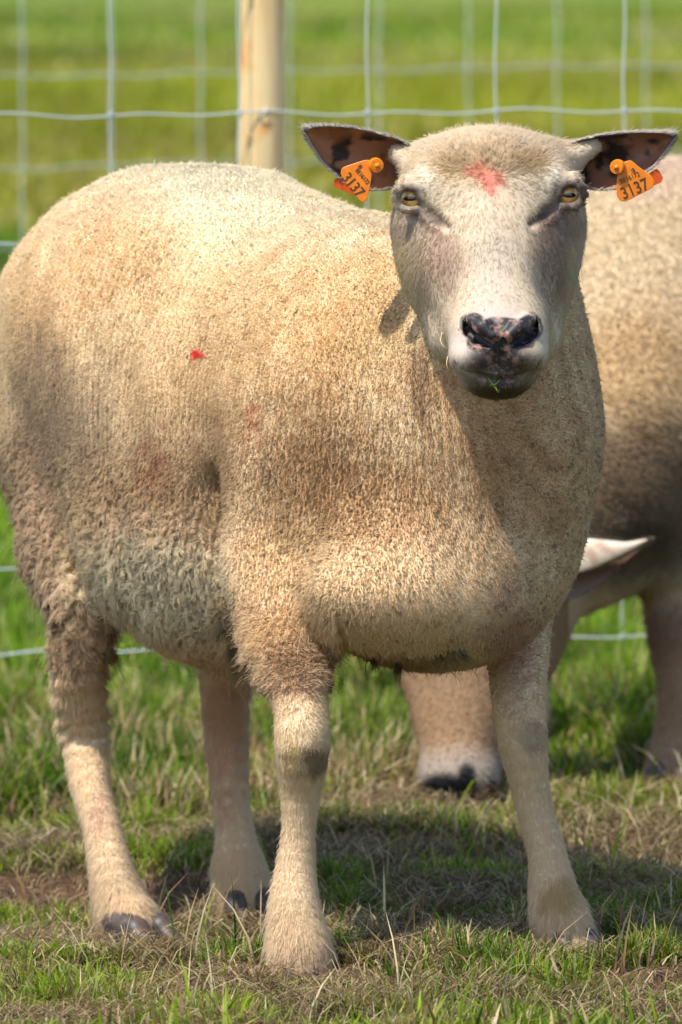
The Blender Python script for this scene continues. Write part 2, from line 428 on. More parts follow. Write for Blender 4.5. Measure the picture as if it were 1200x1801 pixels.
def fibres(name, X, N, L, comb, clump_s, clump_k, curl, rad, col, parent, npt=4, hvar=.5, pit=0., mat=None, hlean=.30):
    """X roots, N normals, L lengths, comb (n,3) tangential lean, everything per fibre"""
    n = len(X); cen, hs, dist = worley(X, np.broadcast_to(clump_s, (n,)).astype(float))
    L = L*(1-hvar*.5+hvar*hs)*(.8+.4*rng.random(n))*np.where(rng.random(n) < .025, 1.9, 1.)
    toc = cen-X; toc -= N*(toc*N).sum(1)[:, None]
    lim = np.linalg.norm(toc, axis=1)[:, None]; toc = toc*np.minimum(1, 1.2*L[:, None]/(lim+1e-9))
    D = N+comb+rng.normal(0, .16, (n, 3)); D /= np.linalg.norm(D, axis=1)[:, None]
    # every clump leans its own way
    hd = np.stack([np.sin(hs*911.7), np.sin(hs*1733.1+1), np.sin(hs*2711.3+2)], 1)
    ph = hs*50+rng.random(n)*1.2
    T1 = np.cross(N, np.array([.31, .52, .79])); T1 /= np.linalg.norm(T1, axis=1)[:, None]+1e-9; T2 = np.cross(N, T1)
    pts = np.zeros((n, npt, 3), np.float32)
    for k in range(npt):
        t = k/(npt-1)
        c = (curl*L)[:, None]*(np.cos(ph+t*5)[:, None]*T1+np.sin(ph+t*5)[:, None]*T2)*t
        pts[:, k] = X-N*.0012+D*(L*t)[:, None]+comb*(L*t*t*.5)[:, None]+hd*np.reshape(L*hlean*t, (-1, 1))+toc*np.reshape(clump_k, (-1, 1))*t**.8+c
    rr = np.linspace(1, .35, npt)[None]*np.broadcast_to(rad, (n,))[:, None]
    org = np.array(parent.matrix_basis.translation)
    cu = bpy.data.hair_curves.new(name); cu.add_curves([npt]*n)
    cu.attributes['position'].data.foreach_set('vector', (pts-org).astype(np.float32).ravel())
    a = cu.attributes.new('radius', 'FLOAT', 'POINT'); a.data.foreach_set('value', rr.astype(np.float32).ravel())
    a = cu.attributes.new('col', 'FLOAT_COLOR', 'CURVE')
    cc = col*(1-pit*.5+pit*hs)[:, None]*(.93+.14*rng.random(n))[:, None]
    a.data.foreach_set('color', np.hstack([cc, np.ones((n, 1))]).astype(np.float32).ravel())
    a = cu.attributes.new('nrm', 'FLOAT_VECTOR', 'CURVE'); NB = N+(D-N)*.18+hd*np.reshape(hlean*np.ones(n)*.4, (-1, 1)); NB /= np.linalg.norm(NB, axis=1)[:, None]+1e-9; a.data.foreach_set('vector', NB.astype(np.float32).ravel())
    cu.materials.append(mat or M_WOOL); o = bpy.data.objects.new(name, cu); COL.objects.link(o); o.parent = parent
    return o
def blend(col, w, c):
    return col*(1-w[:, None])+np.asarray(c)*w[:, None]
def blob(px, py, x, y, rx, ry, nz=None, soft=.6):
    d = np.hypot((px-x)/rx, (py-y)/ry)
    if nz is not None: d = d+nz
    return 1-sstep(1-soft, 1+soft*.5, d)
# ================================================================== MAIN SHEEP
SH = empty('sheep', (-.02, .2, 0))
tag(SH, 'big cream sheep facing the camera, red mark on forehead, orange tag in each ear', 'sheep')
S, EYES = sheep_body()
fine = [(inpx(640, 200, 1070, 720, .03), .0014), (inpx(780, 540, 975, 710, -.1), .0007)]
V, Q = S.mesh(.0036 if not DEV else .005, fine)
NV = vert_normals(V, Q)
_h = 1-sstep(.46, .53, V[:, 2])*sstep(-.01, .04, -V[:, 1])        # folds of the loose skin, not on the face
_lo = sstep(.24, .34, V[:, 2])
_q = V@np.array([[.9, 0, .35], [0, 1., 0], [-.35, 0, .9]]).T
_u = (fbm(_q*np.array([1, 1, .38]), .060, 2, 12.)-.5)*.016+(fbm(V, .16, 2, 31.)-.5)*.020
V = V+NV*(_u*_lo*_h)[:, None]
_x, _y = project(V); _m = (_x < 222)*sstep(1130, 1180, _y)*(1-sstep(1290, 1340, _y))   # rucked wool on the hind leg
_r = np.sin((V[:, 2]+.012*(fbm(V, .02, 2, 3.)-.5)*2-.25*V[:, 0])*2*np.pi/.019+2.5*fbm(V, .012, 2, 8.))
V = V+NV*(_m*_r*.0015)[:, None]
NV = vert_normals(V, Q)
EC = [e[0] for e in EYES]

def head_mask(X):
    px, py = project(X); y = X[:, 1]
    a = (1-sstep(-.025, .0, y))*(1-sstep(560, 640, py))
    b = (1-sstep(-.085, -.07, y))*(py < 730)
    c = (py < 330)*(px > 640)*(px < 1080)*(y < .08)
    return np.clip(np.maximum(np.maximum(a, b), c), 0, 1)*(px > 640)*(px < 1090)
def nose_mask(X, px, py):
    f = (X[:, 1] < -.16)
    nz = (fbm(X, .012, 3)-.5)*.5
    w = blob(px, py, 881, 592, 68, 34, nz, .12)
    w = np.maximum(w, blob(px, py, 832, 575, 24, 26, nz, .2)); w = np.maximum(w, blob(px, py, 932, 575, 24, 26, nz, .2))
    w = np.maximum(w, .85*blob(px, py, 881, 636, 66, 28, nz*1.4, .5))
    w = np.maximum(w, .8*blob(px, py, 876, 672, 54, 18, nz, .5))
    return w*f
WHITE = lin(240, 228, 208); CREAM = lin(242, 220, 182); GOLD = lin(212, 164, 104); GRIME = lin(128, 104, 80)
UMBER = lin(120, 92, 62); GREY = lin(168, 152, 132); PINK = lin(196, 160, 146); DUSK = lin(108, 92, 96); RED = lin(225, 40, 45)
def sheep_color(X):
    px, py = project(X); n = len(X); z = X[:, 2]
    nz = (fbm(X, .05, 3)-.5)*.9; nf = (fbm(X, .008, 2, 3.)-.5)
    c = np.tile(CREAM, (n, 1))
    nq = nz+nf*.9
    B = lambda x, y, rx, ry, col, wt, so=.6: blend(c, wt*blob(px, py, x, y, rx, ry, nq, so), col)
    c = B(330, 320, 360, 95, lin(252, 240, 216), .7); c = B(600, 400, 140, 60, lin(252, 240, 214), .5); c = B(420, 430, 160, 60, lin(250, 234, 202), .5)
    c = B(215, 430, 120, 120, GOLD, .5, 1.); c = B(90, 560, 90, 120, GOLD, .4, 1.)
    c = B(420, 560, 170, 110, lin(226, 196, 148), .6); c = B(330, 700, 260, 120, lin(214, 182, 138), .7, 1.)  # mid-flank tan: dirt plus form shading painted in
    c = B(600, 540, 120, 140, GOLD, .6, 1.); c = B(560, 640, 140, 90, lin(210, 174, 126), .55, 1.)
    c = B(560, 820, 190, 130, lin(172, 132, 92), .8, 1.)  # brown shoulder patch, form shading put into the colour
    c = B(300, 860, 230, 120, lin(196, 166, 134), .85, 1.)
    c = B(120, 740, 110, 130, lin(190, 170, 148), .7, 1.)
    c = B(60, 900, 80, 260, lin(192, 168, 144), .8)
    c = B(270, 1030, 200, 140, lin(254, 232, 206), .9)  # belly whitened, fill light put into its colour
    c = B(480, 1030, 90, 170, lin(240, 208, 164), .8)
    # grime of the neck and breast, crease shade painted dark brown, clean pale brisket below
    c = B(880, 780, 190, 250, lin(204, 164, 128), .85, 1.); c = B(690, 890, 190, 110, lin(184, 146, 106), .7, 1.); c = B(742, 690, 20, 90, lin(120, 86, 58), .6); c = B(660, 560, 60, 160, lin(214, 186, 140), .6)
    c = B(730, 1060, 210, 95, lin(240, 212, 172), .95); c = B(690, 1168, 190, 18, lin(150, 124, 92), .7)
    # upper legs
    lg = 1-sstep(.20, .30, z)
    c = blend(c, lg*(1-sstep(.05, .28, z)*.35), lin(232, 212, 182))
    c = B(140, 1150, 70, 90, lin(206, 178, 150), .8); c = B(905, 1140, 60, 110, lin(196, 162, 144), .8)
    c = B(400, 1280, 60, 160, lin(214, 176, 152), .8); c = B(515, 1180, 70, 60, lin(206, 176, 146), .7)
    c = B(555, 1335, 28, 34, lin(110, 92, 62), .7); c = B(938, 1298, 22, 30, DUSK, .35); c = B(515, 1330, 16, 26, lin(190, 170, 100), .5)
    c = B(175, 1420, 22, 50, PINK, .5); c = B(980, 1565, 30, 26, lin(178, 150, 90), .6); c = B(300, 1730, 10, 10, PINK, 0)
    # paint marks
    c = blend(c, .95*blob(px, py, 346, 624, 15, 8, nz*.5+nf*2, .5)*(z > .3), RED)
    c = blend(c, .30*blob(px, py, 446, 755, 18, 46, nz+nf*2, 1.), lin(205, 90, 75))
    c = blend(c, .26*blob(px, py, 270, 835, 28, 54, nz+nf*2, 1.), lin(205, 90, 75))
    # head
    h = head_mask(X); hc = np.tile(lin(210, 196, 174), (n, 1))
    HB = lambda x, y, rx, ry, col, wt, so=.6: blend(hc, wt*blob(px, py, x, y, rx, ry, nz, so), col)
    hc = HB(860, 285, 110, 44, lin(206, 178, 138), .6, 1.); hc = HB(930, 285, 40, 24, lin(176, 150, 110), .55); hc = HB(800, 300, 40, 30, lin(176, 150, 110), .5)
    hc = HB(750, 315, 20, 36, lin(236, 228, 210), .8); hc = HB(973, 305, 18, 34, lin(236, 228, 210), .8)
    hc = HB(770, 445, 50, 75, lin(180, 152, 138), .75); hc = HB(965, 455, 42, 95, lin(150, 126, 114), .8)  # pinkish cheeks with side-of-nose shadows painted in, right side darker
    hc = HB(868, 480, 50, 120, lin(196, 186, 174), .8)
    hc = HB(712, 480, 22, 90, lin(214, 196, 156), .6)
    for (ex, ey, sx) in ((719, 348, -1), (1004, 342, 1)):
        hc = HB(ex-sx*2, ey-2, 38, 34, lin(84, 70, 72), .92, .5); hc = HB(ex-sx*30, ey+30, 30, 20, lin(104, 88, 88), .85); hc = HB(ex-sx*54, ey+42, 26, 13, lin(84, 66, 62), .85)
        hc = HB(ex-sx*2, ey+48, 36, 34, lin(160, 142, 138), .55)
    w = np.maximum(.9*blob(px, py, 862, 320, 17, 19, nz+nf*2.5, .6), .65*blob(px, py, 840, 302, 16, 14, nz+nf*3, .7)); w = np.maximum(w,   .2*blob(px, py, 858, 335, 30, 20, nz+nf, .8))
    hc = blend(hc, w*.92*(.85+.9*nf), lin(208, 56, 54))
    hc = HB(877, 560, 60, 22, lin(200, 188, 184), .6); hc = HB(812, 620, 26, 50, lin(222, 208, 200), .8)
    hc = HB(876, 680, 80, 24, lin(120, 112, 100), .6)
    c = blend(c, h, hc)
    fr = (X[:, 1] < -.1)
    c = blend(c, .7*fr*blob(px, py, 881, 642, 78, 36, nz, .5), lin(66, 56, 56)); c = blend(c, .75*fr*blob(px, py, 878, 688, 70, 20, nz, .6), lin(72, 64, 50))
    return np.clip(c*(1+nz*.10)[:, None]*np.array([1.02, .955, .885]), .01, .9)

px, py = project(V)
nm = nose_mask(V, px, py)
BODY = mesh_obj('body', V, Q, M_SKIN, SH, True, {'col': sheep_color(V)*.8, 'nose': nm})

def fleece(n, zone):
    def dens(X, N):
        v = CAM-X; v /= np.linalg.norm(v, axis=1)[:, None]; f = (N*v).sum(1)
        d = .22+.78*sstep(-.25, -.02, f)
        px, py = project(X); h = head_mask(X)
        d = d*(1-nose_mask(X, px, py)*(.97-.25*(py > 612)))
        ll = 1-sstep(.19, .23, X[:, 2]); d = d*{'head': h, 'leg': ll*(1-h), 'body': (1-ll)*(1-h)}[zone]
        for e in EC: d = d*sstep(.0145, .0165, np.linalg.norm(X-e, axis=1))
        return d
    X, fi = sample(V, Q, n, dens)
    d4 = NV[Q[fi]]; N = d4.mean(1); N /= np.linalg.norm(N, axis=1)[:, None]+1e-9
    px, py = project(X); z = X[:, 2]; h = head_mask(X)
    lg = (1-sstep(.19, .27, z))
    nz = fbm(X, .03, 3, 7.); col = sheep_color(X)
    belly = (1-sstep(.38, .48, z))*sstep(.20, .26, z)*(1-sstep(430, 520, px))*sstep(.1, .25, X[:, 1])
    should = .8*blob(px, py, 560, 930, 190, 200, (nz-.5), .7)*(1-lg)
    brisk = .6*blob(px, py, 690, 1140, 220, 70, (nz-.5), .7)*(1-lg)
    L = .0029+.0045*belly+.0012*should+.0018*brisk+.0012*(nz-.5)
    L = L*(1-lg)+lg*(.0031)
    # fetlock feathering
    fet = (1-sstep(.035, .075, z-ground_h(X[:, 0], X[:, 1])))
    L = L+fet*.0050
    thigh = .45*(px < 215)*sstep(930, 1000, py)*(1-sstep(1200, 1330, py)); L = L+thigh*.006
    up = ((px > 400)*(px < 600)*sstep(1050, 1120, py)*(1-sstep(1190, 1230, py))); L = L+up*.006
    # face
    pol = blob(px, py, 860, 262, 130, 45, None, .6)
    chk = np.maximum(blob(px, py, 712, 500, 40, 120), blob(px, py, 1010, 480, 30, 120))
    HL = .0032+.0024*pol+.0018*chk; HL = HL*(1-.45*blob(px, py, 877, 590, 110, 70))
    for e in EC: HL = HL*(.75+.25*sstep(.014, .028, np.linalg.norm(X-e, axis=1)))
    L = L*(1-h)+h*HL
    down = np.array([0, 0, -1.])-N*(-N[:, 2:3]); down /= np.linalg.norm(down, axis=1)[:, None]+1e-6
    ctr = P(864, 330, -.1); rad_ = X-ctr; rad_ -= N*(rad_*N).sum(1)[:, None]; rad_ /= np.linalg.norm(rad_, axis=1)[:, None]+1e-6
    ck = .30+.1*belly+.9*lg+.3*thigh+.6*fet
    comb = down*(ck*(1-h))[:, None]+rad_*(h*1.1*(1-.6*pol))[:, None]
    comb = comb+N*(-.35*h*(1-pol))[:, None]
    cs = .0023+.0038*belly+.0012*should+.0012*brisk+.004*thigh; cs = cs*(1-lg)+lg*(.0024+.006*thigh); cs = cs*(1-h)+h*(.0022+.0012*pol)
    cs = np.round(cs/.0006)*.0006
    ckk = .52+.33*np.clip(belly+should+brisk, 0, 1); ckk = ckk*(1-lg*(.62-.5*(thigh > .1)))*(1-h*(.70-.4*pol))
    # shearing ridges
    ax = X@(BA[:, 1]); rid = np.sin((ax+.02*(fbm(X, .12, 2)-.5))*2*np.pi/.0075)
    L = L*(1-.16*rid*(1-h)*(1-lg)*(1-belly))
    # brown dirt caught in the fleece
    cen, hs, _ = worley(X, .0032)
    dirt = .10+.30*blob(px, py, 860, 800, 260, 300, nz-.5)+.25*blob(px, py, 560, 700, 200, 250, nz-.5)+.2*sstep(700, 900, py)*(py < 1100)
    sp = (hs < dirt*.50)*(1-h)*(1-lg)
    col = blend(col, sp*.50, lin(92, 66, 42))
    curl = .10+.30*belly+.15*should+.1*brisk
    rad = {'head': .00020, 'leg': .00024, 'body': .00034}[zone]
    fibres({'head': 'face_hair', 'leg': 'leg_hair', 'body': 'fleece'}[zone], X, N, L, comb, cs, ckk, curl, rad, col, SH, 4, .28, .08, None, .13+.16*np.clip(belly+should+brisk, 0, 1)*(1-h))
for nf_, zn in ((720000, 'body'), (300000, 'head'), (230000, 'leg')): fleece(int(nf_*(.3 if DEV else 1)), zn)

# eyes: amber ball, level slot pupil, child of the sheep
def eye_mesh(c, r, name, parent, look, lab):
    nu, nv = 96, 64
    u = np.linspace(0, 2*np.pi, nu, endpoint=False); v = np.linspace(.0, np.pi, nv)
    f = look/np.linalg.norm(look); sd = np.cross(f, [0, 0, 1.]); sd /= np.linalg.norm(sd); up = np.cross(sd, f)
    U, W = np.meshgrid(u, v); a = np.sin(W)*np.cos(U); b = np.sin(W)*np.sin(U); d = np.cos(W)
    cor = 1+.10*np.exp(-(W/.5)**2)
    X = c+r*(a[..., None]*sd+b[..., None]*up+d[..., None]*f)*cor[..., None]; X = X.reshape(-1, 3)
    a, b, W = a.ravel(), b.ravel(), W.ravel()
    col = np.tile(lin(225, 170, 92), (len(X), 1))
    col = blend(col, .6*sstep(.45, .85, W), lin(120, 70, 30)); st = fbm(np.stack([np.arctan2(b, a)*3, W, W], 1), .15, 2); col = col*(.75+.5*st)[:, None]
    col = blend(col, sstep(.92, 1.0, W), lin(40, 26, 22))
    pu = 1-sstep(.85, 1.1, np.hypot(a/.52, (b-.02)/.17)); col = blend(col, pu, lin(12, 14, 20))
    Fq = [(i*nu+k, i*nu+(k+1) % nu, (i+1)*nu+(k+1) % nu, (i+1)*nu+k) for i in range(nv-1) for k in range(nu)]
    k = NT('eye_wet'); at = k.attr('col'); k.l(at.outputs['Color'], k.b.inputs['Base Color']); k.b.inputs['Roughness'].default_value = .12
    k.b.inputs['Coat Weight'].default_value = 1; k.b.inputs['Coat Roughness'].default_value = .03
    o = mesh_obj(name, X, Fq, k.m, parent, True, {'col': col}); return o
for c, sx in EYES:
    eye_mesh(c+np.array([0, .001, 0]), .0125, 'eye', SH, np.array([sx*.30, -1, -.06]), None)

# ears: thin cupped shells, dark mottled skin inside
def ear(T, B, Y0, Yt, cup, name, parent, inner, outer, thick=.0022, rimc=None, fl=0, n=44, m=26, seed=0, hair=True):
    """T,B: upper / lower edge pixel polylines root->tip; Y0 root depth, Yt tip depth; cup: how far the middle lies back"""
    def rs(pl):
        pl = np.array(pl, float); s_ = np.r_[0, np.cumsum(np.linalg.norm(np.diff(pl, axis=0), axis=1))]; s_ /= s_[-1]
        t = np.linspace(0, 1, n); c = np.stack([np.interp(t, s_, pl[:, k]) for k in (0, 1)], 1)
        for _ in range(3): c[1:-1] = (c[:-2]+2*c[1:-1]+c[2:])/4
        return c
    T, B = rs(T), rs(B); G = np.zeros((n, m, 3))
    for i in range(n):
        u = i/(n-1); Y = Y0+(Yt-Y0)*u
        a = P(*T[i], Y-.004*fl); b = P(*B[i], Y+.006*fl)
        for j in range(m):
            v = j/(m-1); p = a*(1-v)+b*v
            p = p+np.array([0, 1, 0])*cup*(math.sin(math.pi*v)**.6)*(1-u)**.45
            G[i, j] = p
    du = np.gradient(G, axis=0); dv = np.gradient(G, axis=1); Nn = np.cross(du, dv); Nn /= np.linalg.norm(Nn, axis=2)[..., None]+1e-12
    if Nn[n//3, m//2, 1] > 0: Nn = -Nn                      # towards the camera
    v = np.linspace(0, 1, m)[None, :, None]; ed = np.clip(np.sin(np.pi*v)*4, .25, 1)
    In = G.reshape(-1, 3); Out = (G-Nn*thick*ed).reshape(-1, 3)
    q = lambda i, j: i*m+j
    N1 = n*m; Fc = []
    for i in range(n-1):
        for j in range(m-1):
            Fc.append((q(i, j), q(i, j+1), q(i+1, j+1), q(i+1, j))); Fc.append((N1+q(i, j), N1+q(i+1, j), N1+q(i+1, j+1), N1+q(i, j+1)))
        for j in (0, m-1): Fc.append((q(i, j), q(i+1, j), N1+q(i+1, j), N1+q(i, j)))
    for j in range(m-1): Fc.append((q(n-1, j), q(n-1, j+1), N1+q(n-1, j+1), N1+q(n-1, j)))
    Vv = np.vstack([In, Out]); k = fbm(In, .018, 3, seed*3.1); k2 = fbm(In, .006, 2, seed+.7)
    ci = np.tile(inner[0], (len(In), 1)); ci = blend(ci, sstep(.46, .62, k+.35*(k2-.5)), inner[1]); ci = blend(ci, .6*sstep(.55, .7, fbm(In, .03, 2, 11.+seed)), inner[2])
    vv = np.tile(np.linspace(0, 1, m), n); uu = np.repeat(np.linspace(0, 1, n), m)
    rim = np.maximum(1-sstep(.0, .05, np.minimum(vv, 1-vv)), sstep(.985, 1, uu))
    ci = blend(ci, rim*.7, rimc if rimc is not None else outer)
    col = np.vstack([ci, np.tile(outer, (len(Out), 1))])
    o = mesh_obj(name, Vv, Fc, M_EAR, parent, True, {'col': col})
    if not hair: return o, G, Nn
    # short fur over the back and a pale fringe round the rim
    nb = 14000; i = rng.integers(0, n-1, nb); j = rng.integers(0, m-1, nb); a = rng.random((nb, 1)); b = rng.random((nb, 1))
    Gx = (G-Nn[:, :]*thick*ed); X = (Gx[i, j]*(1-a)+Gx[i+1, j]*a)*(1-b)+(Gx[i, j+1]*(1-a)+Gx[i+1, j+1]*a)*b; N = -Nn[i, j]
    nr = 5000; i2 = rng.integers(0, n-1, nr); top = rng.random(nr) < .5; a = rng.random((nr, 1))
    X2 = np.where(top[:, None], G[i2, 0]*(1-a)+G[i2+1, 0]*a, G[i2, m-1]*(1-a)+G[i2+1, m-1]*a)
    N2 = np.where(top[:, None], G[i2, 0]-G[i2, 1], G[i2, m-1]-G[i2, m-2]); N2 /= np.linalg.norm(N2, axis=1)[:, None]; N2 = N2-Nn[i2, 0]*.6; N2 /= np.linalg.norm(N2, axis=1)[:, None]
    tip = (G[-1, m//2]-G[0, m//2]); tip /= np.linalg.norm(tip)
    XX = np.vstack([X, X2]); NN = np.vstack([N, N2]); L = np.r_[np.full(nb, .0032), np.full(nr, .0030)]
    fibres('ear_fur', XX, NN, L, np.tile(tip*1.1, (len(XX), 1)), .0012, .1, .05, .00016, np.tile(outer, (len(XX), 1)), SH if parent is SH else parent, 3, .2, .1)
    return o, G, Nn
def mat_ear():
    k = NT('ear_skin'); a = k.attr('col'); k.l(a.outputs['Color'], k.b.inputs['Base Color']); k.b.inputs['Roughness'].default_value = .5
    k.b.inputs['Subsurface Weight'].default_value = 0
    k.bump(k.noise(500, 3, .6), .5, .0008); return k.m
M_EAR = mat_ear()
EI = (lin(158, 108, 78), lin(34, 25, 22), lin(190, 122, 74))
ear([(742, 268), (715, 250), (690, 240), (655, 231), (620, 224), (585, 221), (555, 222), (540, 227)], [(735, 325), (712, 331), (692, 333), (665, 335), (638, 334), (605, 318), (570, 285), (548, 252), (539, 232)], -.030, -.055, .034, 'ear', SH, EI, lin(216, 204, 190), seed=1, fl=1)
ear([(975, 268), (1010, 248), (1050, 238), (1090, 234), (1130, 232), (1165, 233), (1184, 237)], [(985, 322), (1015, 327), (1045, 334), (1075, 334), (1110, 320), (1150, 290), (1172, 262), (1186, 241)], -.030, -.050, .036, 'ear', SH, (lin(142, 98, 76), lin(32, 23, 21), lin(172, 116, 84)), lin(210, 196, 184), seed=2, fl=1)

# ear tags
M_TAG = mat_plain('orange_plastic', lin(230, 130, 14), .42, noise=(120, lin(216, 112, 12)), bump=(300, .08, .0005))
M_TAGB = mat_plain('orange_plastic_back', lin(206, 80, 10), .4)
M_INK = mat_plain('black_print', lin(74, 50, 18), .6)
def text_obj(name, s_, size, M4, parent, mat):
    fc = bpy.data.curves.new('t', 'FONT'); fc.body = s_; fc.size = size; fc.extrude = .00008; fc.align_x = 'CENTER'; fc.align_y = 'CENTER'; fc.offset = size*.010
    fo = bpy.data.objects.new('t', fc); COL.objects.link(fo); dg = bpy.context.evaluated_depsgraph_get()
    me = bpy.data.meshes.new_from_object(fo.evaluated_get(dg)); bpy.data.objects.remove(fo)
    me.name = name; vv = [v.co for v in me.vertices]; ox = (min(v.x for v in vv)+max(v.x for v in vv))/2; oy = (min(v.y for v in vv)+max(v.y for v in vv))/2; me.transform(M4@Matrix.Translation((-ox, -oy, 0))); me.materials.append(mat); o = bpy.data.objects.new(name, me); COL.objects.link(o); o.parent = parent; return o
def tag_plate(poly, Y, th, mat, name, parent, tilt=None):
    pl = np.array(poly, float)
    for _ in range(2):                                     # round the corners a little
        q = np.empty((len(pl)*2, 2)); r_ = np.roll(pl, -1, 0); q[0::2] = pl*.85+r_*.15; q[1::2] = pl*.15+r_*.85; pl = q
    A = np.array([P(x, y, Y+(tilt(x, y) if tilt else 0)) for x, y in pl]); n = len(A)
    c = A.mean(0); Ain = c+(A-c)*.965
    f = np.array([0, -1, 0])*th
    V_ = np.vstack([Ain+f/2, A+f*.32, A-f*.32, Ain-f/2])
    Fc = [tuple(range(n)), tuple(3*n+i for i in reversed(range(n)))]
    for k in range(3): Fc += [(k*n+i, (k+1)*n+i, (k+1)*n+(i+1) % n, k*n+(i+1) % n) for i in range(n)]
    return mesh_obj(name, V_, Fc, mat, parent, False)
def ear_tag(front, back, stud, Y, ang, tc, tc2, logo, sc_, lab, dirx):
    t = empty('ear_tag', P(*stud, Y)); t.parent = SH; t.location = Vector(P(*stud, Y))-SH.location; t['label'] = lab
    wt = Vector(P(*stud, Y))
    def mk(fn):
        o = fn(None); o.data.transform(Matrix.Translation(-wt)); o.parent = t; return o
    ti = lambda x, y: 0.
    mk(lambda p: tag_plate(front, Y-.002, .0016, M_TAG, 'front_plate', p, ti))
    mk(lambda p: tag_plate(back, Y+.022, .0014, M_TAGB, 'back_plate', p, lambda x, y: 0))
    c = P(*stud, Y-.003); d = np.array([dirx, -1, -.05]); d /= np.linalg.norm(d)
    r = 13*SC(Y)
    def stud_m(p):
        prof = [(0, r*1.0), (.0018, r*1.02), (.0055, r*.98), (.0072, r*.9), (.0075, r*.62), (.0062, r*.5)]
        return mesh_obj('stud', *tube([c+d*(a-.002) for a, _ in prof], [b for _, b in prof], 36), M_TAG, p, False)
    mk(stud_m)
    mk(lambda p: mesh_obj('pin', *tube([c+d*a for a in (.003, .0062, .0072, .0078)], [r*.36, r*.36, r*.27, r*.08], 20), M_TAG, p))
    mk(lambda p: mesh_obj('ring', *tube([c+d*(.0043+a) for a in (0, .0004)], [r*.58, r*.58], 20), M_INK, p))
    def tx(s_, pos, size, nm):
        q = Vector(P(*pos, Y-.0031))
        M4 = Matrix.Translation(q)@Matrix.Rotation(-R(ang), 4, 'Y')@Matrix.Rotation(math.pi/2, 4, 'X')@Matrix.Diagonal((.84, 1, 1, 1))
        mk(lambda p: text_obj(nm, s_, size, M4, None, M_INK))
    tx('3137', tc, 32*SC(Y)*sc_, 'number'); tx('BE16172', tc2, 13*SC(Y)*sc_, 'small_print'); tx('IB', logo, 11*SC(Y)*sc_, 'logo')
    return t
ear_tag([(652, 281), (642, 281), (602, 294), (599, 305), (604, 316), (632, 352), (639, 357), (646, 350), (652, 325), (655, 300)],
        [(590, 313), (586, 322), (588, 328), (630, 346), (640, 330), (610, 310)], (661, 290), -.060, -50, (622, 325), (638, 310), (634, 293), .85, 'orange ear tag hanging below its stud, number turned steeply', .25)
ear_tag([(1096, 285), (1110, 281), (1124, 293), (1145, 308), (1152, 320), (1149, 330), (1100, 355), (1090, 352), (1085, 342), (1085, 312)],
        [(1130, 312), (1155, 296), (1160, 300), (1167, 313), (1163, 321), (1140, 330)], (1087, 293), -.060, 23, (1117, 331), (1108, 312), (1114, 299), .95, 'orange ear tag with its number nearly upright', -.3)

# hooves: two dark claws a foot
M_HOOF = mat_plain('hoof_horn', lin(36, 38, 46), .5, noise=(90, lin(92, 74, 60)), bump=(250, .3, .0006))
def hoof(cx, cy, Y, yaw, size, spread, parent, foot_label=None):
    """centre pixel of the two claws at depth Y"""
    base = P(cx, cy, Y); g = float(ground_h(base[0], base[1]))
    parts = []
    t = empty('hoof', (base[0], base[1], g)); t.parent = parent; t.location = Vector((base[0], base[1], g))-parent.location
    M_ = axes(yaw)
    for sx in (-1, 1):
        s = SDF(); o = np.array([base[0], base[1], g])
        L = lambda x, y, z: o+M_@(np.array([sx*spread+x*1.0, y, z])*size)
        s.cap(L(0, .012, .016), L(0, -.008, .013), .0100*size, .0088*size, .004)
        s.cap(L(0, .012, .008), L(sx*.001, -.014, .007), .0092*size, .0076*size, .004)
        s.cap(L(sx*.001, -.010, .010), L(-sx*.002, -.031, .003), .0076*size, .0032*size, .004)
        v, q = s.mesh(.0022*size); v[:, 2] = np.maximum(v[:, 2], g-.002)
        me = mesh_obj('claw', v, q, M_HOOF, None); me.data.transform(Matrix.Translation(-Vector((base[0], base[1], g)))); me.parent = t
    return t
hoof(526, 1704, -.008, 0.05, 1.15, .0118, SH); hoof(1004, 1670, .112, .30, 1.1, .0112, SH)
hoof(248, 1656, .385, .70, 1.5, .0102, SH); hoof(436, 1604, .50, .2, 1.3, .0105, SH)

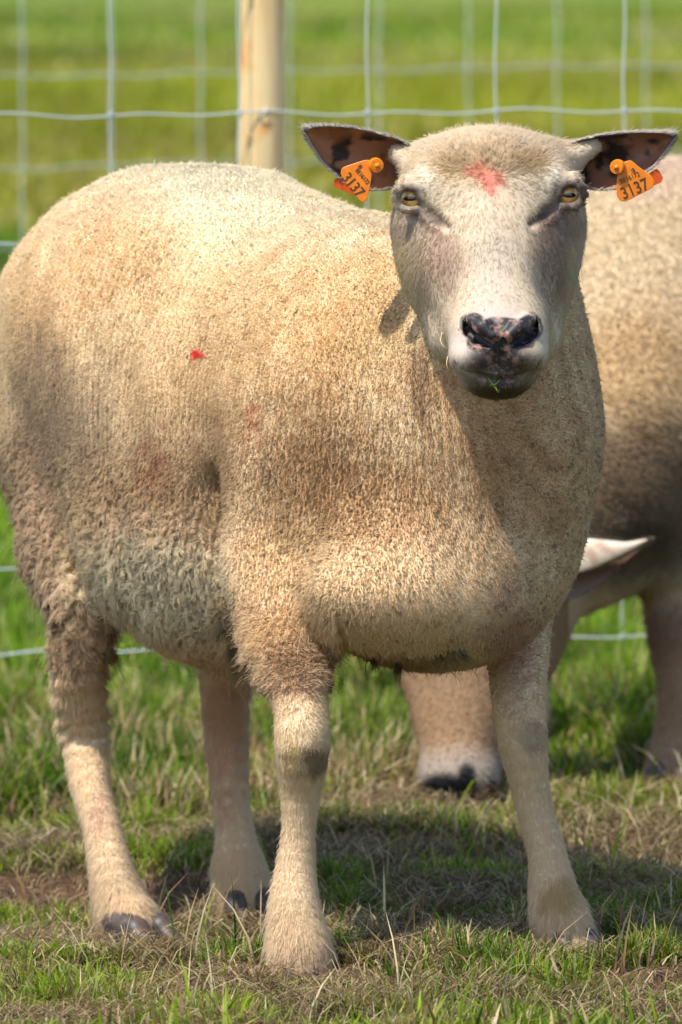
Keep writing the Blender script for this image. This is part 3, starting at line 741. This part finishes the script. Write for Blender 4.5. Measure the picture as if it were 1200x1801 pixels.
# long dirty locks left by the shears at the elbow and under the brisket
def tufts():
    XX, NN, LL, CC, DD = [], [], [], [], []
    for px, py, L, n, c, dx in ((405, 1085, .022, 260, (196, 182, 156), -1.0), (412, 1100, .026, 260, (190, 174, 146), -.8), (425, 1125, .030, 220, (176, 160, 132), -.3), (432, 1150, .026, 180, (184, 168, 140), -.1), (440, 1165, .018, 160, (170, 150, 120), 0),
                                (640, 1158, .018, 70, (150, 126, 98), 0), (655, 1158, .015, 50, (130, 106, 82), .1), (618, 1158, .015, 70, (184, 158, 124), 0), (790, 1146, .020, 140, (214, 194, 164), 0), (775, 1150, .017, 120, (204, 182, 150), -.1), (806, 1144, .018, 120, (220, 202, 172), .2), (600, 1168, .016, 120, (110, 92, 66), 0), (570, 1195, .014, 200, (150, 130, 104), .5), (575, 1215, .012, 200, (150, 130, 104), .6), (700, 1165, .010, 120, (130, 112, 84), 0), (186, 1105, .020, 160, (176, 152, 126), .8), (184, 1125, .024, 200, (186, 160, 132), 1.0), (183, 1145, .022, 160, (190, 166, 138), 1.1), (110, 1085, .014, 200, (160, 132, 110), -.2), (97, 1060, .012, 160, (160, 132, 110), -.3)):
        h = S.hit(px, py)
        if h is None: continue
        g = S.grad(h[None])[0]; XX.append(h+rng.normal(0, .0018, (n, 3))); NN.append(np.tile(g*.35+np.array([dx*.5, -.1, -.9]), (n, 1))); LL.append(np.full(n, L)*rng.uniform(.5, 1.1, n)); CC.append(np.tile(lin(*c), (n, 1)))
    X = np.vstack(XX); N = np.vstack(NN); N /= np.linalg.norm(N, axis=1)[:, None]
    fibres('wool_locks', X, N, np.hstack(LL), N*0, .012, .5, .12, .00030, np.vstack(CC), SH, 5, .3, .2)
tufts()

# a blade of grass caught on the lower lip, straw at the cheek
M_GRS = mat_plain('fresh_grass', lin(120, 140, 40), .5); M_STR = mat_plain('dry_straw', lin(215, 190, 130), .6)
def wisp(name, pts, r, mat, lab, par=None):
    pp = [P(*q) for q in pts]; q = []
    for i in range(len(pp)-1):
        for t in (0, .33, .66): q.append(pp[i]*(1-t)+pp[i+1]*t)
    q.append(pp[-1]); q = np.array(q)
    for _ in range(2): q[1:-1] = (q[:-2]+2*q[1:-1]+q[2:])/4
    return q, r
lip = S.hit(872, 680)[1]-.002
a = [wisp('', [(858, 664, lip+.001), (868, 676, lip-.001), (877, 690, lip)], .0008, None, ''), wisp('', [(880, 668, lip), (870, 678, lip-.002), (862, 676, lip)], .0006, None, '')]
o = mesh_obj('grass_blade', *merge([tube(q, r, 6) for q, r in a]), M_GRS, None); tag(o, 'short green blade of grass on the dark lower lip of the front sheep', 'grass blade')
chy = S.hit(786, 620)[1]-.008
a = [wisp('', [(778, 585, chy), (774, 600, chy-.004), (782, 612, chy-.006), (792, 616, chy)], .0005, None, ''), wisp('', [(790, 622, chy), (784, 640, chy-.006), (792, 656, chy-.002)], .0005, None, '')]
o = mesh_obj('straw_wisp', *merge([tube(q, r, 6) for q, r in a]), M_STR, None); tag(o, 'thin curled wisp of straw stuck to the cheek beside the muzzle', 'straw')
# ================================================================== GROUND
def bare(X, Y):
    """0 grass .. 1 trodden soil"""
    p = np.stack([X, Y, X*0], -1); n = fbm(p, .16, 3, 21.)-.5
    b = lambda x, y, rx, ry: 1-sstep(.6, 1.25, np.hypot((X-x)/rx, (Y-y)/ry)+n*1.1)
    w = np.maximum(b(-.27, .64, .20, .16), b(-.15, .27, .17, .15)); w = np.maximum(w, b(-.16, -.04, .17, .085)); w = np.maximum(w, b(.05, .80, .17, .15)*.8)
    w = np.maximum(w, b(.29, .82, .13, .17)*.85); w = np.maximum(w, b(.05, .26, .11, .11)*.85); w = np.maximum(w, b(.29, -.10, .10, .07)); w = np.maximum(w, b(.08, -.13, .07, .04)*.7)
    w = np.maximum(w, sstep(.56, .72, fbm(p, .16, 3, 33.))*.75*(Y < 2.2))
    return w
def ground():
    def axis(a0, a1, h, g, lim):
        c = np.arange(a0, a1+h/2, h); o = []; x = a1; s_ = h
        while x < lim: s_ *= g; x += s_; o.append(x)
        return c, np.array(o)
    cx, ox = axis(-.55, .55, .005, 1.13, 900.); xs = np.r_[-ox[::-1], cx, ox]
    cy, oy = axis(-.45, 1.0, .005, 1.10, 2500.); _, oy2 = axis(-1.0, .45, .005, 1.2, 60.); ys = np.r_[-oy2[::-1], cy, oy]
    X, Y = np.meshgrid(xs, ys, indexing='ij'); Z = ground_h(X, Y); p = np.stack([X, Y, X*0], -1)
    near = 1-sstep(1.0, 2.5, np.hypot(X, Y-.3))
    b = bare(X, Y); Z = Z+near*((fbm(p, .035, 4, 1.)-.55)*(.012*(.5+b)+.010*b)+(1-np.abs(fbm(p, .014, 2, 2.)-.5)*4)*.0015*b)
    n, m = X.shape; i = np.arange(n-1)[:, None]*m+np.arange(m-1)[None]; i = i.ravel()
    Fc = np.stack([i, i+m, i+m+1, i+1], 1); V_ = np.stack([X, Y, Z], -1).reshape(-1, 3)
    k = NT('pasture_soil'); a = k.attr('bare')
    g = k.n('ShaderNodeNewGeometry'); tc = g.outputs['Position']
    soil = k.ramp(k.noise(60, 6, .7), [(.25, tuple(lin(66, 48, 36))), (.5, tuple(lin(112, 86, 64))), (.75, tuple(lin(150, 122, 94)))])
    thatch = k.ramp(k.noise(40, 5, .7), [(.3, tuple(lin(44, 60, 20))), (.55, tuple(lin(84, 88, 42))), (.75, tuple(lin(140, 122, 78)))])
    sep = k.n('ShaderNodeSeparateXYZ'); k.l(tc, sep.inputs[0])
    mr = k.n('ShaderNodeMapRange'); mr.inputs[1].default_value = 4; mr.inputs[2].default_value = 14; k.l(sep.outputs[1], mr.inputs[0])
    big = k.ramp(k.noise(.55, 4, .65), [(.35, tuple(lin(82, 98, 14))), (.5, tuple(lin(126, 128, 20))), (.66, tuple(lin(148, 134, 36)))])
    far = k.n('ShaderNodeMapRange'); far.inputs[1].default_value = 22; far.inputs[2].default_value = 40; k.l(sep.outputs[1], far.inputs[0])
    big2 = k.ramp(k.noise(.30, 5, .7), [(.35, tuple(lin(62, 90, 20))), (.52, tuple(lin(104, 122, 34))), (.68, tuple(lin(142, 128, 52)))])
    gcol = k.mix(far.outputs[0], big, big2)
    k.l(k.mix(mr.outputs[0], k.mix(a.outputs['Fac'], thatch, soil), gcol), k.b.inputs['Base Color'])
    k.b.inputs['Roughness'].default_value = .95; k.b.inputs['Specular IOR Level'].default_value = .2
    k.bump(k.noise(220, 6, .75), 1.0, .006)
    o = mesh_obj('ground', V_, Fc, k.m, None, True, {'bare': b.ravel()}); tag(o, kind='structure'); return o
GROUND = ground()

def mat_blade(name):
    k = NT(name); a = k.attr('col'); k.l(a.outputs['Color'], k.b.inputs['Base Color']); k.b.inputs['Roughness'].default_value = .5
    k.b.inputs['Specular IOR Level'].default_value = .15
    t = k.n('ShaderNodeBsdfTranslucent'); k.l(a.outputs['Color'], t.inputs[0]); m = k.n('ShaderNodeMixShader'); m.inputs[0].default_value = .4
    k.l(k.b.outputs[0], m.inputs[1]); k.l(t.outputs[0], m.inputs[2]); k.l(m.outputs[0], k.o.inputs[0]); return k.m
M_BL = mat_blade('grass_blades')
FEET = ((-.038, -.02), (.205, .10), (-.19, .38), (-.09, .49))
def blades(X, Y, H, Wd, lean, col, rows=4, lift=0., flat=None):
    keep = np.ones(len(X), bool)
    for fx, fy in FEET: keep &= (np.hypot(X-fx, (Y-fy+.035)*.75) > .040+.02*rng.random(len(X)))
    g = lambda a: a[keep] if np.ndim(a) and len(a) == len(keep) else a
    X, Y, H, Wd, lean, col, lift = X[keep], Y[keep], g(H), g(Wd), g(lean), g(col), g(lift)
    n = len(X); az = rng.random(n)*2*np.pi; d = np.stack([np.cos(az), np.sin(az), 0*az], 1)
    face = az+np.pi/2+rng.normal(0, .5, n); sd = np.stack([np.cos(face), np.sin(face), rng.normal(0, .15, n)], 1)
    b = np.stack([X, Y, ground_h(X, Y)-.002+lift], 1); V_ = np.zeros((n, rows, 2, 3), np.float32)
    prof = {4: [.8, 1, .7, .08], 3: [1, .9, .08]}[rows]
    for r in range(rows):
        t = r/(rows-1); c = b+d*(H*lean*t**1.7)[:, None]; c[:, 2] += H*t*np.sqrt(np.maximum(1-(lean*t*.75)**2, .05))
        wv = (Wd*prof[r])[:, None]*sd/2; V_[:, r, 0] = c-wv; V_[:, r, 1] = c+wv
    base = (np.arange(n)*rows*2)[:, None]; q = []
    for r in range(rows-1): q.append(base+np.array([[r*2, r*2+1, r*2+3, r*2+2]]))
    cc = np.repeat(col, rows*2, 0); tt = np.tile(np.repeat(np.linspace(.72, 1.1, rows), 2), n)[:, None]
    return V_.reshape(-1, 3), np.stack(q, 1).reshape(-1, 4), cc*tt
def palette(n, X, Y, dry):
    p = np.stack([X, Y, X*0], -1); k = fbm(p, .25, 2, 40.)[:, None]+rng.normal(0, .16, (n, 1))
    g = lin(76, 114, 22)*(1-sstep(.3, .7, k))+lin(138, 162, 30)*sstep(.3, .7, k)
    g = np.where(rng.random((n, 1)) < .22, lin(150, 164, 66), g)
    s_ = np.where(rng.random((n, 1)) < .5, lin(196, 172, 122), lin(150, 122, 84)); s_ = np.where(rng.random((n, 1)) < .25, lin(222, 204, 160), s_)
    return np.where(rng.random((n, 1)) < np.reshape(dry, (-1, 1)), s_, g)*(.55+.5*rng.random((n, 1)))
def scatter(n, x0, x1, y0, y1, spread=False):
    Y = rng.uniform(y0, y1, n); X = rng.uniform(x0, x1, n)
    if spread: X = X*(Y+7)/(y1+7)
    return X, Y
K = .4 if DEV else 1.0
def grass():
    out = []
    # foreground turf
    X, Y = scatter(int(260000*K), -.75, .75, -.5, 1.15); b = bare(X, Y); p = np.stack([X, Y, X*0], -1)
    cl = fbm(p, .05, 2, 50.); keep = rng.random(len(X)) < (1-b)**1.5*sstep(.25, .6, cl)*.97+.012; X, Y, b, cl = X[keep], Y[keep], b[keep], cl[keep]
    tuft = fbm(np.stack([X, Y, X*0], -1), .12, 2, 60.); H = (.010+.034*tuft*cl*1.3)*(.6+.8*rng.random(len(X)))*(1-.5*b)
    H = H+.012*(np.hypot((X-.15)/.16, (Y+.05)/.12) < 1+.3*cl)
    for fx, fy in ((-.038, -.03), (.205, .08), (-.19, .36), (-.09, .48)): H = H*(.25+.75*sstep(.03, .10, np.hypot(X-fx, (Y-fy+.03)*.8)))
    dry = .16+.35*b+.35*sstep(.5, .65, fbm(np.stack([X, Y, X*0], -1), .09, 2, 70.))
    out.append(blades(X, Y, H, rng.uniform(.0012, .0032, len(X)), rng.uniform(.15, 1.1, len(X)), palette(len(X), X, Y, dry)))
    X, Y = scatter(int(230000*K), -2.6, 2.6, -2.2, 4.4); out_ = np.maximum(sstep(.62, .75, np.abs(X)), 1-sstep(-.52, -.42, Y)); out_ = np.where(Y > 1.1, sstep(1.0, 1.15, np.abs(X)), out_)
    keep = rng.random(len(X)) < out_*(1-.6*sstep(1.2, 2.6, np.hypot(X, (Y-.8)*.6))); X, Y = X[keep], Y[keep]; n = len(X); cl = fbm(np.stack([X, Y, X*0], -1), .12, 2, 60.)
    out.append(blades(X, Y, (.014+.045*cl)*(.6+.8*rng.random(n)), rng.uniform(.002, .0055, n), rng.uniform(.15, 1.1, n), palette(n, X, Y, .3), 3))
    # dead thatch lying flat
    X, Y = scatter(int(150000*K), -.75, .75, -.5, 1.3); b = bare(X, Y); p = np.stack([X, Y, X*0], -1)
    keep = rng.random(len(X)) < (.08+.9*sstep(.48, .62, fbm(p, .10, 3, 80.)))*(1-.93*b); X, Y = X[keep], Y[keep]; n = len(X)
    c = np.array([lin(200, 176, 128), lin(164, 136, 98), lin(120, 94, 66), lin(226, 208, 164), lin(140, 110, 84)])[rng.integers(0, 5, n)]*(.42+.5*rng.random((n, 1)))
    out.append(blades(X, Y, rng.uniform(.012, .05, n), rng.uniform(.0006, .0020, n), rng.uniform(1.1, 1.35, n), c, lift=rng.uniform(0, .008, n)))
    X, Y = scatter(int(60000*K), -.6, .6, -.4, 1.1); b = bare(X, Y); keep = rng.random(len(X)) < b*.30; X, Y = X[keep], Y[keep]; n = len(X)
    c = np.array([lin(190, 164, 120), lin(150, 120, 88), lin(96, 70, 50), lin(80, 58, 42), lin(212, 190, 146)])[rng.integers(0, 5, n)]*(.42+.5*rng.random((n, 1)))
    out.append(blades(X, Y, rng.uniform(.004, .022, n), rng.uniform(.0006, .0028, n), rng.uniform(1.0, 1.33, n), c, lift=rng.uniform(.001, .007, n)))
    # a few long stems
    X, Y = scatter(int(1200*K), -.7, .7, -.4, 1.6); n = len(X)
    out.append(blades(X, Y, rng.uniform(.03, .085, n), rng.uniform(.0012, .0026, n), rng.uniform(.2, 1.1, n), palette(n, X, Y, .65)))
    # behind the sheep up to the fence
    X, Y = scatter(int(170000*K), -1.1, 1.1, 1.1, 3.6); p = np.stack([X, Y, X*0], -1); cl = fbm(p, .14, 3, 90.)
    keep = rng.random(len(X)) < .15+sstep(.36, .6, cl); X, Y, cl = X[keep], Y[keep], cl[keep]; n = len(X)
    H = (.02+.05*cl)*(.6+.8*rng.random(n))*(1+.5*sstep(2.0, 3.0, Y))*(1+.8*(X > .32)*sstep(1.85, 1.95, Y)*(1-sstep(2.1, 2.3, Y))); dry = .25+.5*sstep(.5, .62, fbm(np.stack([X, Y, X*0], -1), .2, 2, 95.))*(1-.85*sstep(1.9, 2.6, Y)); dry = dry*(1-.4*sstep(1.9, 2.6, Y))
    for qx, qy, rr_ in ((.335, 1.40, .16), (.245, 1.78, .08)): H = H*(.30+.70*sstep(rr_*.5, rr_, np.hypot(X-qx, (Y-qy)*.6)))
    mz = P(805, 1400, 1.24); H = H*(.35+.65*sstep(.08, .18, np.hypot(X-mz[0], (Y-mz[1]+.08)*.7)))
    out.append(blades(X, Y, H, rng.uniform(.0022, .005, n), rng.uniform(.1, 1., n), palette(n, X, Y, dry)*(1+np.outer(sstep(1.6, 2.4, Y), [-.06, .14, -.25])), 3))
    # pasture beyond
    X, Y = scatter(int(165000*K), -3.2, 3.2, 3.5, 14, True); n = len(X); p = np.stack([X, Y, X*0], -1); cl = fbm(p, .5, 3, 97.)
    H = (.03+.07*cl)*(.6+.8*rng.random(n)); col = palette(n, X*.3, Y*.3, .05+.3*sstep(.5, .65, fbm(p, 1.2, 2, 98.)))*np.array([.95, 1.12, .8])*(.88+.42*sstep(.35, .65, fbm(p, .8, 3, 120.)))[:, None]
    out.append(blades(X, Y, H, rng.uniform(.005, .012, n), rng.uniform(.1, .9, n), col, 3))
    X, Y = scatter(int(70000*K), -7, 7, 14, 60, True); n = len(X); p = np.stack([X, Y, X*0], -1)
    col = palette(n, X*.1, Y*.1, .12+.35*sstep(.48, .62, fbm(p, 4., 2, 99.)))
    col = blend(col, .55*(1-sstep(34, 44, Y)), lin(140, 134, 26)); col = col*(.95+.45*sstep(.34, .64, fbm(p*np.array([1, .4, 1]), 1.5, 3, 130.)))[:, None]
    out.append(blades(X, Y, rng.uniform(.03, .08, n), rng.uniform(.012, .03, n), rng.uniform(.1, .9, n), col, 3))
    V_, Fc, cc, o = [], [], [], 0
    for v, f, c in out: V_.append(v); Fc.append(f+o); cc.append(c); o += len(v)
    ob = mesh_obj('grass', np.vstack(V_), np.vstack(Fc), M_BL, None, False, {'col': np.vstack(cc)})
    tag(ob, 'short pasture grass mixed with dead straw over the ground', 'grass', kind='stuff')
grass()

# ================================================================== FENCES
M_ZINC = mat_plain('galvanised_wire', lin(190, 198, 198), .5, .15)
M_PINE = None
def mat_pine():
    k = NT('peeled_pine'); g = k.n('ShaderNodeNewGeometry'); mp = k.n('ShaderNodeMapping'); mp.inputs['Scale'].default_value = (60, 60, 6)
    k.l(g.outputs['Position'], mp.inputs['Vector'])
    a = k.noise(1.0, 5, .6, mp.outputs[0]); b = k.noise(18, 2, .5)
    c = k.ramp(a, [(.3, tuple(lin(196, 162, 108))), (.5, tuple(lin(212, 184, 132))), (.75, tuple(lin(224, 200, 152)))])
    d = k.ramp(b, [(.55, (0, 0, 0)), (.72, (1, 1, 1))]); k.l(k.mix(d, c, tuple(lin(206, 150, 84))), k.b.inputs['Base Color']); k.b.inputs['Roughness'].default_value = .8
    k.bump(a, .4, .002); return k.m
M_PINE = mat_pine()
def fence(line, xs, zs, posts, label, r=.0012, cat='fence', wig=.002):
    """line(px) -> world depth; xs pixel columns of the upright wires; zs heights of the line wires at px 0"""
    F_ = empty('wire_fence', (0, line(600), 0)); tag(F_, label, cat)
    org = Vector(F_.location)
    def add(nm, parts, mat, par=F_, off=org):
        o = mesh_obj(nm, *merge(parts), mat); o.data.transform(Matrix.Translation(-off)); o.parent = par; return o
    x0, x1 = xs[0], xs[-1]
    top = zs[0]; cols = []
    def X_at(px): return P(px, 400, line(px))[0]
    for zi, z in enumerate(zs):
        pp = []
        for px in np.linspace(x0, x1, 160):
            x = X_at(px); ph = px/ (xs[1]-xs[0])*2*math.pi
            pp.append((x, line(px), z+.0022*math.sin(ph+zi)+.0015*math.sin(px*.013+zi*2.1)))
        add('line_wire', [tube(pp, r*(1.25 if zi in (0, len(zs)-1) else 1.05), 6)], M_ZINC)
    for i, px in enumerate(xs):
        x = X_at(px); y = line(px)-.0022; q = []
        for k, z in enumerate(np.linspace(zs[-1]-.01, zs[0]+.01, 24)): q.append((x+.0012*math.sin(z*40+i), y, z))
        UW = add('upright_wire', [tube(q, r*.95, 6)], M_ZINC)
        uw = UW
        for z in zs:
            a = np.linspace(0, 2*np.pi*2, 18); v_, f_ = tube(np.stack([x+.0035*np.cos(a)*.9, y+.0010+.0026*np.sin(a), z+.006*np.linspace(-.6, .6, 18)], 1), .0011, 5)
            add('wire_knot', [(v_, f_)], M_ZINC, uw)
    for (px, rad, h, cut) in posts:
        x = X_at(px); y = line(px)+rad+.002; n = 26; hs = np.linspace(-.3, h, n)
        pp = np.stack([x+.002*np.sin(hs*7), y+0*hs, hs], 1); v, f = tube(pp, rad*(1+.03*np.sin(hs*11)+.02*np.sin(hs*29)), 40)
        po = add('post', [(v, f)], M_PINE)
        for z in zs: add('staple', [tube([(x-.004, y-rad-.006+.006, z-.008), (x-.004, y-rad-.005, z-.004), (x, y-rad-.0065, z), (x+.004, y-rad-.005, z+.004), (x+.004, y-rad, z+.008)], .0012, 6)], M_ZINC, po)
    return F_
L1 = lambda px: 2.02+.00020*px
fence(L1, [195+(i-8)*225.5 for i in range(0, 23)], [.895, .728, .577, .440, .308, .195, .090], [(463, .0262, 1.15, 0), (-1610, .03, 1.15, 0), (3150, .03, 1.15, 0)],
      'nearer galvanised wire fence stapled to a round pale wooden post behind the front sheep')
L2 = lambda px: 5.75+.00075*px
fence(L2, [40+(i-10)*156.5 for i in range(0, 30)], [.845, .685, .532, .40, .29, .19, .10], [(-1525, .04, 1.1, 0), (2978, .04, 1.1, 0)],
      'farther and more blurred wire fence with no post in view, across the pasture', .0014)

# ================================================================== SECOND SHEEP
def second_sheep():
    Y1 = 1.62; T_ = empty('sheep', (.45, 1.7, 0)); tag(T_, 'cream sheep cut off by the right edge, head down grazing behind the front sheep', 'sheep')
    s = SDF(); M2 = axes(R(-62))
    e = lambda px, py, Y, rx, ry, rz, k=.06, M=M2: s.ell(P(px, py, Y), (rx, ry, rz), M, k)
    e(1440, 620, 1.95, .19, .37, .225); e(1160, 700, 1.66, .15, .15, .20, .08); e(1230, 480, 1.75, .13, .2, .13, .08); e(1750, 560, 2.1, .18, .2, .17, .08)
    s.cap(P(1150, 800, 1.58), P(1190, 1000, 1.52), .085, .048, .05)
    leg(s, [(1190, 1000, 1.52, 62), (1193, 1120, 1.50, 52), (1203, 1210, 1.49, 44), (1196, 1290, 1.49, 44), (1184, 1345, 1.48, 46), (1180, 1372, 1.47, 44)])
    s.cap(P(1040, 800, 1.78), P(980, 930, 1.84), .07, .045, .05)
    leg(s, [(1000, 900, 1.85, 60), (930, 1010, 1.86, 45), (925, 1150, 1.86, 40), (925, 1290, 1.85, 42)])
    for (a, y) in ((1700, 2.25), (1820, 2.0)):
        s.cap(P(a, 760, y), P(a+10, 960, y), .10, .06, .05); g = project(np.array([P(a, 900, y)[0], y, .03]))[1]
        leg(s, [(a+10, 940, y, 70), (a+30, 1060, y+.03, 48), (a+15, 1160, y+.02, 38), (a, float(g), y, 42)])
    # neck down to the grazing head
    s.cap(P(1110, 700, 1.60), P(1010, 900, 1.45), .13, .095, .06); s.cap(P(1010, 900, 1.45), P(890, 1020, 1.37), .095, .072, .05)
    h = lambda px, py, Y, rx, ry, rz, k=.02: s.ell(P(px, py, Y), (rx*SC(Y), ry, rz*SC(Y)), None, k)
    h(878, 1040, 1.36, 132, .085, 95, .03); h(925, 1090, 1.38, 62, .06, 95, .03); h(850, 1130, 1.33, 120, .075, 120, .03)
    s.cap(P(845, 1150, 1.31), P(812, 1340, 1.25), 98*SC(1.3), 58*SC(1.27), .03); s.cap(P(742, 1120, 1.33), P(775, 1310, 1.27), 56*SC(1.3), 32*SC(1.3), .03); s.cap(P(925, 1120, 1.36), P(862, 1320, 1.29), 52*SC(1.3), 36*SC(1.3), .03)
    h(806, 1368, 1.235, 70, .05, 52, .02); h(806, 1414, 1.25, 56, .045, 32, .02)
    v, q = s.mesh(.006)
    def col(X):
        px, py = project(X); nz = (fbm(X, .07, 3)-.5)*.9; z = X[:, 2]
        c = np.tile(lin(246, 220, 182), (len(X), 1)); B = lambda x, y, rx, ry, k_, w_: blend(c, w_*blob(px, py, x, y, rx, ry, nz, .7), k_)
        c = B(1120, 660, 160, 130, lin(226, 192, 142), .85); c = B(1100, 850, 200, 130, lin(118, 92, 66), .85); c = B(1090, 960, 150, 90, lin(78, 60, 44), .8)  # dark browns paint the shade on the chest
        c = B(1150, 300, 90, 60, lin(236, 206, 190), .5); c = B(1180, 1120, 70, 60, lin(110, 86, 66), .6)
        lgm = (1-sstep(.16, .24, z))*(px > 1000); c = blend(c, lgm*.7, lin(168, 130, 108))
        hd = (px < 1000)*(py > 1000)*(X[:, 1] < 1.55); c = blend(c, hd*.9, lin(162, 128, 96))  # tan face, darkened to include shade from the front sheep
        hw = hd*sstep(1290, 1350, py+nz*40); c = blend(c, hw*.9, lin(176, 162, 148))
        dk = hd*np.maximum(blob(px, py, 786, 1396, 58, 40, nz*.6, .3), blob(px, py, 866, 1392, 12, 22, nz*.6, .3)); c = blend(c, dk, lin(22, 22, 28))
        dk2 = hd*blob(px, py, 822, 1366, 18, 28, nz*.4, .3); c = blend(c, dk2, lin(22, 22, 28))
        return np.clip(c, .01, .9)
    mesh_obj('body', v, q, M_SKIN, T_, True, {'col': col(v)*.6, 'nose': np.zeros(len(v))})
    nv = vert_normals(v, q)
    def dens(X, N):
        px, py = project(X); return (.15+.85*(px < 1350))*(.25+.75*((N*(CAM-X)).sum(1) > -.1))
    X, fi = sample(v, q, 70000 if DEV else 240000, dens); N = nv[q[fi]].mean(1); N /= np.linalg.norm(N, axis=1)[:, None]+1e-9
    lg = 1-sstep(.16, .24, X[:, 2]); down = np.array([0, 0, -1.])-N*(-N[:, 2:3])
    L = .005*(1-lg)+.004*lg; hd = (project(X)[0] < 1000)*(X[:, 1] < 1.55); L = np.where(hd, .003, L)
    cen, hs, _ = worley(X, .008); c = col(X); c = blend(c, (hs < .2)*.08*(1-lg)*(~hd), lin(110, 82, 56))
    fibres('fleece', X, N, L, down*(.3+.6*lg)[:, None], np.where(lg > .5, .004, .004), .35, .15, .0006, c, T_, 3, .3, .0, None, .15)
    EI2 = (lin(120, 88, 74), lin(60, 44, 38), lin(150, 110, 90)); OC = lin(214, 196, 176)
    o = ear([(960, 950), (1000, 943), (1050, 947), (1100, 953), (1140, 946)], [(960, 1022), (1005, 1012), (1045, 1000), (1085, 982), (1120, 964), (1142, 950)], 1.27, 1.22, -.006, 'ear', T_, (OC, lin(190, 160, 140), lin(226, 210, 190)), OC, hair=True, seed=5)
    ear([(975, 1000), (1040, 985), (1090, 972), (1136, 952)], [(975, 1062), (1020, 1048), (1060, 1026), (1095, 992), (1139, 954)], 1.285, 1.235, .004, 'ear_lining', T_, (lin(96, 72, 58),)*3, lin(96, 72, 58), hair=False, seed=6)
    ear([(790, 960), (740, 950), (690, 955), (620, 965)], [(790, 1015), (740, 1010), (690, 1000), (640, 985), (618, 968)], 1.36, 1.30, .02, 'ear', T_, EI2, OC, hair=False, seed=7)
    for a in ((1180, 1388, 1.455, -.2), (925, 1315, 1.84, -.4), (1700, 1255, 2.23, -1.), (1820, 1290, 1.98, -1.)): hoof(a[0], a[1], a[2], a[3], 1.2, .0125, T_)
second_sheep()
